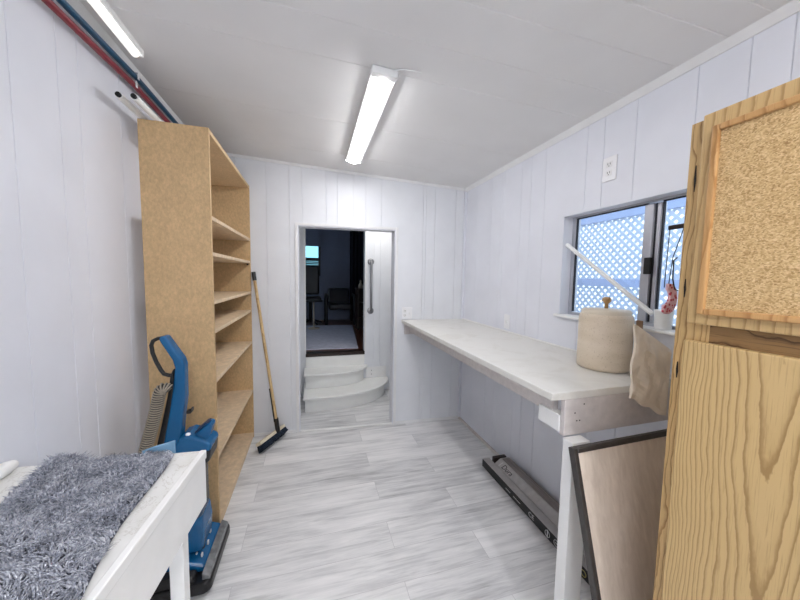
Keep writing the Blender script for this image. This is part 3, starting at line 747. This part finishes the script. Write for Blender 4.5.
fixture('ceiling_light', 'added fill strip light on the ceiling behind the camera, left of centre', -.1, -1.5, -.35, .115, M_rear_fill, .05)  # second added strip, same rear fill
vl = thing('added_dome_light', 'added unseen round fill light above the curved steps', 'ceiling light', (.75, 3.3, 2.16))  # added above the door head, out of view, to brighten the vestibule
build('base', MB().lathe([(.13,-.02),(.135,-.0005)], (.75,3.3,2.16), 32), M_white, vl)
build('diffuser', MB().lathe([(.02,-.075),(.07,-.065),(.105,-.045),(.12,-.02)], (.75,3.3,2.16), 32), M_dome_fill, vl)
fx = [o for o in COL.objects if o.name == 'ceiling_light'][0]
build('cable', MB().tube([(.35,1.395,zc(.35)-.006),(.40,1.372,zc(.4)-.004),(.47,1.366,zc(.47)-.003)], .003, 6), M_ceil, fx)

# ------------------------------------------------------------------ push broom
br = thing('push_broom', 'wooden handled push broom leaning on back wall beside the door', 'broom', (-.3, 2.72, 0))
hA, hB = Vector((-.468, 2.832, 1.375)), Vector((-.297, 2.735, .135))
build('handle', MB().tube([hB+(hA-hB)*.0, hA], .0125, 12), M_broomw, br)
build('grip', MB().tube([hA-(hA-hB)*.002, hA+(hA-hB)*.055], .0165, 12), M_black, br)
build('collar', MB().tube([hB-(hA-hB)*.045, hB+(hA-hB)*.05], .019, 12), M_black, br)
build('brace', MB().tube([hB+(hA-hB)*.03+Vector((-.014,-.012,0)), hB+(hA-hB)*.26+Vector((-.013,-.010,0))], .005, 8), M_black, br)
e0, e1 = Vector((-.375,2.545,.0)), Vector((-.215,2.815,.0)); dd = (e1-e0).normalized(); nn = Vector((dd.y,-dd.x,0))
def obl(a, b, z0, z1, o0, o1, t0, t1):
    return MB().hexa([tuple(e0+dd*a+nn*o0+Vector((0,0,z0))),tuple(e0+dd*a+nn*o1+Vector((0,0,z0))),tuple(e0+dd*b+nn*o1+Vector((0,0,z0))),tuple(e0+dd*b+nn*o0+Vector((0,0,z0))),
                      tuple(e0+dd*a+nn*t0+Vector((0,0,z1))),tuple(e0+dd*a+nn*t1+Vector((0,0,z1))),tuple(e0+dd*b+nn*t1+Vector((0,0,z1))),tuple(e0+dd*b+nn*t0+Vector((0,0,z1)))])
hl = (e1-e0).length
TB = Matrix.Translation(e0+Vector((-.012,.0,.012))) @ Matrix.Rotation(math.radians(-32), 4, dd) @ Matrix.Translation(-e0)
build('block', obl(0, hl, .060, .086, -.028, .028, -.028, .028).xf(TB), M_broomh, br, bevel=.005)
mb = MB()
for i in range(26):
    for k in range(5):
        a = .008+(hl-.016)*i/25; o = -.022+.012*k
        p = e0+dd*a+nn*o; q = e0+dd*(a+random.uniform(-.006,.006))+nn*(o*1.55+random.uniform(-.004,.004))
        zf = max(.001, (.000+ (o+.022)*.55))
        mb.tube([(p.x,p.y,.061),((p.x+q.x)/2,(p.y+q.y)/2,.035),(q.x,q.y,zf)], [.0045,.0055,.0062], 6)
build('bristles', mb.xf(TB), M_bristle, br)

# ------------------------------------------------------------------ white table, shag rug
dk = thing('white_table', 'white painted table with scuffed top at lower left', 'table', (-.59, .72, 0))
P0 = Vector((-.337, 1.092, 0)); th = math.radians(4.2)
d1 = Vector((-math.sin(th), -math.cos(th), 0)); d2 = Vector((-math.cos(th), math.sin(th), 0))
DTZ = .850; DW, DLn = .515, .82
def tb(a0, a1, b0, b1, z0, z1): # a along d2 (left), b along d1 (near)
    q = [P0+d2*a1+d1*b1, P0+d2*a0+d1*b1, P0+d2*a0+d1*b0, P0+d2*a1+d1*b0]
    q = [Vector((max(k.x,-.846), k.y)) for k in q]
    return MB().hexa([(k.x,k.y,z0) for k in q]+[(k.x,k.y,z1) for k in q])
build('table_top', tb(0,DW,0,DLn,DTZ-.022,DTZ), M_tabletop, dk, bevel=.002)
build('edge_strip', tb(-.004,.014,-.001,DLn,DTZ-.026,DTZ+.002), M_white, dk, bevel=.003)
build('apron', tb(0,.018,.0,DLn,.675,DTZ-.026), M_white, dk, bevel=.0015)
build('apron', tb(.018,DW,.0,.018,.675,DTZ-.022), M_white, dk, bevel=.0015)
build('apron', MB().box(-.845,-.827,.30,1.10,.675,DTZ-.022), M_white, dk, bevel=.0015)
build('leg', tb(.020,.058,.085,.118,0,DTZ-.022), M_white, dk, bevel=.002)
build('leg', MB().box(-.825,-.785,1.03,1.08,0,DTZ-.022), M_white, dk, bevel=.002)
build('leg', tb(.020,.058,DLn-.07,DLn-.01,0,DTZ-.022), M_white, dk, bevel=.002)
build('leg', MB().box(-.825,-.785,.30,.36,0,DTZ-.022), M_white, dk, bevel=.002)
build('rolled_cloth', MB().tube([(-.828,1.112,DTZ+.017),(-.826,1.09,DTZ+.020),(-.826,1.0,DTZ+.020),(-.826,.80,DTZ+.020)], [.013,.018,.019,.018], 14), M_white, label='small rolled white cloth on table against the left wall', cat='cloth')

A, B, C_, D = Vector((-.428,1.078)), Vector((-.722,1.088)), Vector((-.700,.36)), Vector((-.372,.36))
def rug_xy(u, v): # u: right->left, v: far->near
    p = A.lerp(B, u).lerp(D.lerp(C_, u), v)
    p.x += .012*math.sin(v*9+1)*(1-u)*.8
    return p
def rug_h(u, v):
    e = min(u, 1-u, v*1.2, 1)/.10; e = max(0., min(1., e)); e = e*e*(3-2*e)
    h = .006 + e*(.014*math.exp(-((u-.80)**2/.03+(v-.10)**2/.05)) + .012*noise.noise(Vector((u*3.5, v*5, 2))) + .008)
    h += .024*math.exp(-((u-.88)**2/.012+(v-.03)**2/.02))
    return max(h, .004)
rg = MB(); NU, NV = 40, 80
topv = [(rug_xy(i/NU,j/NV).x, rug_xy(i/NU,j/NV).y, DTZ+rug_h(i/NU,j/NV)) for j in range(NV+1) for i in range(NU+1)]
botv = [(p[0],p[1],max(p[2]-.006, DTZ+.0035)) for p in topv]
ff = [(j*(NU+1)+i, (j+1)*(NU+1)+i, (j+1)*(NU+1)+i+1, j*(NU+1)+i+1) for j in range(NV) for i in range(NU)]
rg.add(topv, ff, True); rg.add(botv, [q[::-1] for q in ff], True)
rim = [i for i in range(NU+1)]+[j*(NU+1)+NU for j in range(1,NV+1)]+[NV*(NU+1)+i for i in range(NU-1,-1,-1)]+[j*(NU+1) for j in range(NV-1,0,-1)]
KK = len(topv); rg.add(topv+botv, [(rim[i], rim[(i+1)%len(rim)], KK+rim[(i+1)%len(rim)], KK+rim[i]) for i in range(len(rim))])
rug = thing('shag_rug', 'grey blue shaggy rug spread over the white table', 'rug', (-.56, .72, DTZ))
build('backing', rg, M_rugback, rug)
tf = MB(); random.seed(11)
NT_ = 17000
for i in range(NT_):
    u, v = random.random(), random.random()**1.25
    p = rug_xy(u, v); z = DTZ+rug_h(u, v)-.001
    n0 = noise.noise(Vector((p.x*22, p.y*22, 0))); n1 = noise.noise(Vector((p.x*22, p.y*22, 9)))
    dx_, dy_ = n0*1.6+random.gauss(0,.35), n1*1.6-.15+random.gauss(0,.35)
    L = random.uniform(.014,.030); w = random.uniform(.0013,.0025)
    a = random.random()*PI
    cx_, sx_ = math.cos(a)*w, math.sin(a)*w
    base = [(p.x+cx_,p.y+sx_,z),(p.x-cx_*.5-sx_*.87,p.y-sx_*.5+cx_*.87,z),(p.x-cx_*.5+sx_*.87,p.y-sx_*.5-cx_*.87,z)]
    m1 = (dx_*L*.35, dy_*L*.35, L*.5); m2 = (dx_*L*.85, dy_*L*.85, L*.75)
    mid = [(b[0]+m1[0], b[1]+m1[1], b[2]+m1[2]) for b in base]
    tip = (p.x+m2[0], p.y+m2[1], z+m2[2])
    tf.add(base+mid+[tip], [(0,1,4,3),(1,2,5,4),(2,0,3,5),(3,4,6),(4,5,6),(5,3,6)], True)
build('pile', tf, M_shag, rug, kind='stuff')
def bs(u, v): return (-.505+.087*u, 1.084+.004*math.sin(u*9), DTZ+.003+(.024+.022*u)*v+.002*math.sin(u*8+v*4))
build('blue_sheet', MB().grid(bs, 12, 6), M_bluesheet, solid=.002, label='folded pale blue plastic sheet at far edge of the white table', cat='sheet')

# ------------------------------------------------------------------ upright carpet cleaner
vc = thing('carpet_cleaner', 'blue and black upright carpet cleaner between white table and shelf unit', 'vacuum cleaner', (-.56, 1.61, 0))
YC = 1.60
def rrect(x0,x1,y0,y1,r,n=5):
    o = []
    for cx,cy,a0 in ((x1-r,y1-r,0),(x0+r,y1-r,90),(x0+r,y0+r,180),(x1-r,y0+r,270)):
        for i in range(n+1):
            a = math.radians(a0+90*i/n); o.append((cx+r*math.cos(a),cy+r*math.sin(a)))
    return o
build('foot', MB().prism(rrect(-.72,-.440,1.435,1.800,.035),'z',.008,.060), M_black, vc, bevel=.012, seg=3)
mb = MB(); mb.prism([(-.70,.060),(-.475,.060),(-.482,.088),(-.56,.118),(-.70,.125)],'y',1.50,1.765)
build('foot_cover', mb, M_blue, vc, bevel=.01, seg=3)
mb = MB(); mb.prism([(-.480,.058),(-.447,.056),(-.452,.074),(-.480,.090)],'y',1.46,1.780)
build('suction_window', mb, M_smoke, vc, bevel=.003)
mb = MB(); mb.prism([(-.70,.060),(-.50,.060),(-.51,.088),(-.60,.105),(-.70,.11)],'y',1.442,1.498)
build('side_cover', mb, M_black, vc, bevel=.012, seg=3)
build('dial', MB().lathe([(.022,0),(.022,.010),(.017,.014)], (-.53,1.60,.100), 20), M_black, vc)
for (x,y) in ((-.535,1.655),(-.53,1.56),(-.50,1.62),(-.505,1.55),(-.51,1.69)): build('marking', MB().box(x-.003,x+.003,y-.006,y+.006,.092,.1125), M_wprint, vc)
build('wheel', MB().lathe([(.05,0),(.055,.01),(.055,.03),(.05,.04)], (0,0,0), 24).xf(Matrix.Translation((-.715,1.46,.055)) @ Matrix.Rotation(-PI/2,4,'X')), M_blackm, vc)
build('wheel', MB().lathe([(.05,0),(.055,.01),(.055,.03),(.05,.04)], (0,0,0), 24).xf(Matrix.Translation((-.715,1.73,.055)) @ Matrix.Rotation(-PI/2,4,'X')), M_blackm, vc)
# spine: blue shell over black core
YS = YC+.0
blue_p = [(-.652,1.122),(-.647,1.138),(-.626,1.137),(-.563,1.028),(-.556,.995),(-.558,.84),(-.574,.72),(-.585,.60),(-.59,.30),(-.66,.12),(-.70,.12),(-.68,.30),(-.668,.50),(-.652,.62),(-.645,.665),(-.621,.79),(-.603,.908),(-.594,.99),(-.602,1.026)]; blue_p = [(a-.012,b) for a, b in blue_p]
build('spine', MB().prism(blue_p,'y',YS,YS+.056), M_blue, vc, bevel=.008, seg=3)
core = [(-.602,.985),(-.600,.90),(-.618,.79),(-.642,.66),(-.66,.55),(-.675,.30),(-.69,.12),(-.74,.12),(-.715,.40),(-.690,.58),(-.662,.70),(-.628,.86),(-.614,.955)]; core = [(a-.012,b) for a, b in core]
build('rear_housing', MB().prism(core,'y',YS+.002,YS+.060), M_black, vc, bevel=.006)
loop = [(-.640,1.128),(-.660,1.126),(-.680,1.116),(-.688,1.096),(-.684,1.06),(-.672,1.02),(-.655,.980),(-.643,.960),(-.622,.952),(-.602,.953)]; loop = [(a-.012,b) for a, b in loop]
build('handle_loop', MB().tube([(a, YS+.02, b) for a, b in loop], .0085, 10), M_black, vc)
build('trigger', MB().box(-.622,-.604,YS+.01,YS+.03,.905,.915).box(-.628,-.606,YS+.01,YS+.03,.885,.892).box(-.612,-.604,YS+.01,YS+.03,.885,.915), M_black, vc)
build('cord_hook', MB().prism([(-.57,.765),(-.552,.765),(-.547,.775),(-.547,.790),(-.555,.788),(-.557,.78),(-.57,.78)],'y',YS+.01,YS+.04), M_black, vc, bevel=.003)
# hose
hp = [(-.622,.885),(-.632,.905),(-.650,.908),(-.662,.885),(-.668,.85),(-.680,.79),(-.705,.69),(-.725,.62),(-.742,.52),(-.750,.38),(-.748,.25),(-.73,.16)]
hp = [(a*.983-.006, 1.42-(1.42-b)*.983) for a, b in hp]
YH = YC-.028
cum = [0.]
for i in range(1,len(hp)): cum.append(cum[-1]+math.hypot(hp[i][0]-hp[i-1][0], hp[i][1]-hp[i-1][1]))
def hpos(d):
    i = 0
    while i < len(cum)-2 and cum[i+1] < d: i += 1
    f_ = (d-cum[i])/(cum[i+1]-cum[i])
    p = Vector((hp[i][0]*(1-f_)+hp[i+1][0]*f_, YH, hp[i][1]*(1-f_)+hp[i+1][1]*f_))
    return p
def hsm(d):
    return (hpos(max(0,d-.02))+hpos(d)+hpos(min(cum[-1],d+.02)))/3
N_ = 60
hs = build('hose', MB().tube([hsm(cum[-1]*k/N_) for k in range(N_+1)], .0220, 16), M_hosed, vc)
pitch_ = .0105; sp = []; nt = int(cum[-1]/pitch_*12)
for k in range(nt+1):
    d = cum[-1]*k/nt; c = hsm(d); tt = (hsm(min(cum[-1],d+.01))-hsm(max(0,d-.01))).normalized()
    n1 = Vector((0,1,0)); n2 = tt.cross(n1); a = 2*PI*k/12
    sp.append(c + .0230*(n1*math.cos(a)+n2*math.sin(a)))
build('hose_rib', MB().tube(sp, .0034, 5), M_hose, hs)
# tank
tk = build('clean_tank', MB().prism([(-.600,.130),(-.512,.130),(-.502,.30),(-.505,.56),(-.595,.56)],'y',YC-.055,YC+.085), M_tank, vc, bevel=.02, seg=3)
build('tank_base', MB().prism([(-.605,.120),(-.500,.120),(-.492,.22),(-.502,.30),(-.605,.27)],'y',YC-.06,YC+.09), M_blue, vc, bevel=.02, seg=3)
build('tank_ring', MB().tube([(-.553+.052*math.cos(2*PI*k/24), YC+.0+.062*math.sin(2*PI*k/24), .34+.02*math.cos(2*PI*k/24)) for k in range(24)], .003, 6, True), M_plate, tk)
build('tank_band', MB().prism([(-.590,.535),(-.466,.545),(-.457,.610),(-.590,.600)],'y',YC-.048,YC+.085), M_black, vc, bevel=.012, seg=3)
build('tank_top', MB().prism([(-.604,.572),(-.475,.580),(-.455,.610),(-.458,.632),(-.491,.655),(-.520,.672),(-.554,.682),(-.583,.672),(-.606,.640)],'y',YC-.045,YC+.085), M_blue, vc, bevel=.015, seg=3)
build('tank_handle', MB().prism([(-.535,.655),(-.495,.630),(-.468,.662),(-.456,.708),(-.465,.721),(-.480,.717),(-.510,.692),(-.530,.674)],'y',YC-.018,YC+.045), M_blue, tk, bevel=.008, seg=3)
build('handle_grip', MB().prism([(-.522,.682),(-.480,.719),(-.468,.724),(-.474,.729),(-.486,.725),(-.529,.688)],'y',YC-.020,YC+.03), M_blued, tk, bevel=.003)
build('tank_latch', MB().lathe([(.010,0),(.010,.006),(.005,.009)], (-.553,YC-.025,.681), 14), M_plate, tk)

# ------------------------------------------------------------------ world, colour
w = bpy.data.worlds.new('world'); SC.world = w; w.use_nodes = True
bgn = w.node_tree.nodes['Background']; bgn.inputs[0].default_value = (.72,.86,1,1); bgn.inputs[1].default_value = .72
SC.view_settings.view_transform = 'Standard'; SC.view_settings.look = 'None'
SC.view_settings.exposure = 1.66; SC.view_settings.gamma = 1; SC.view_settings.use_curve_mapping = False
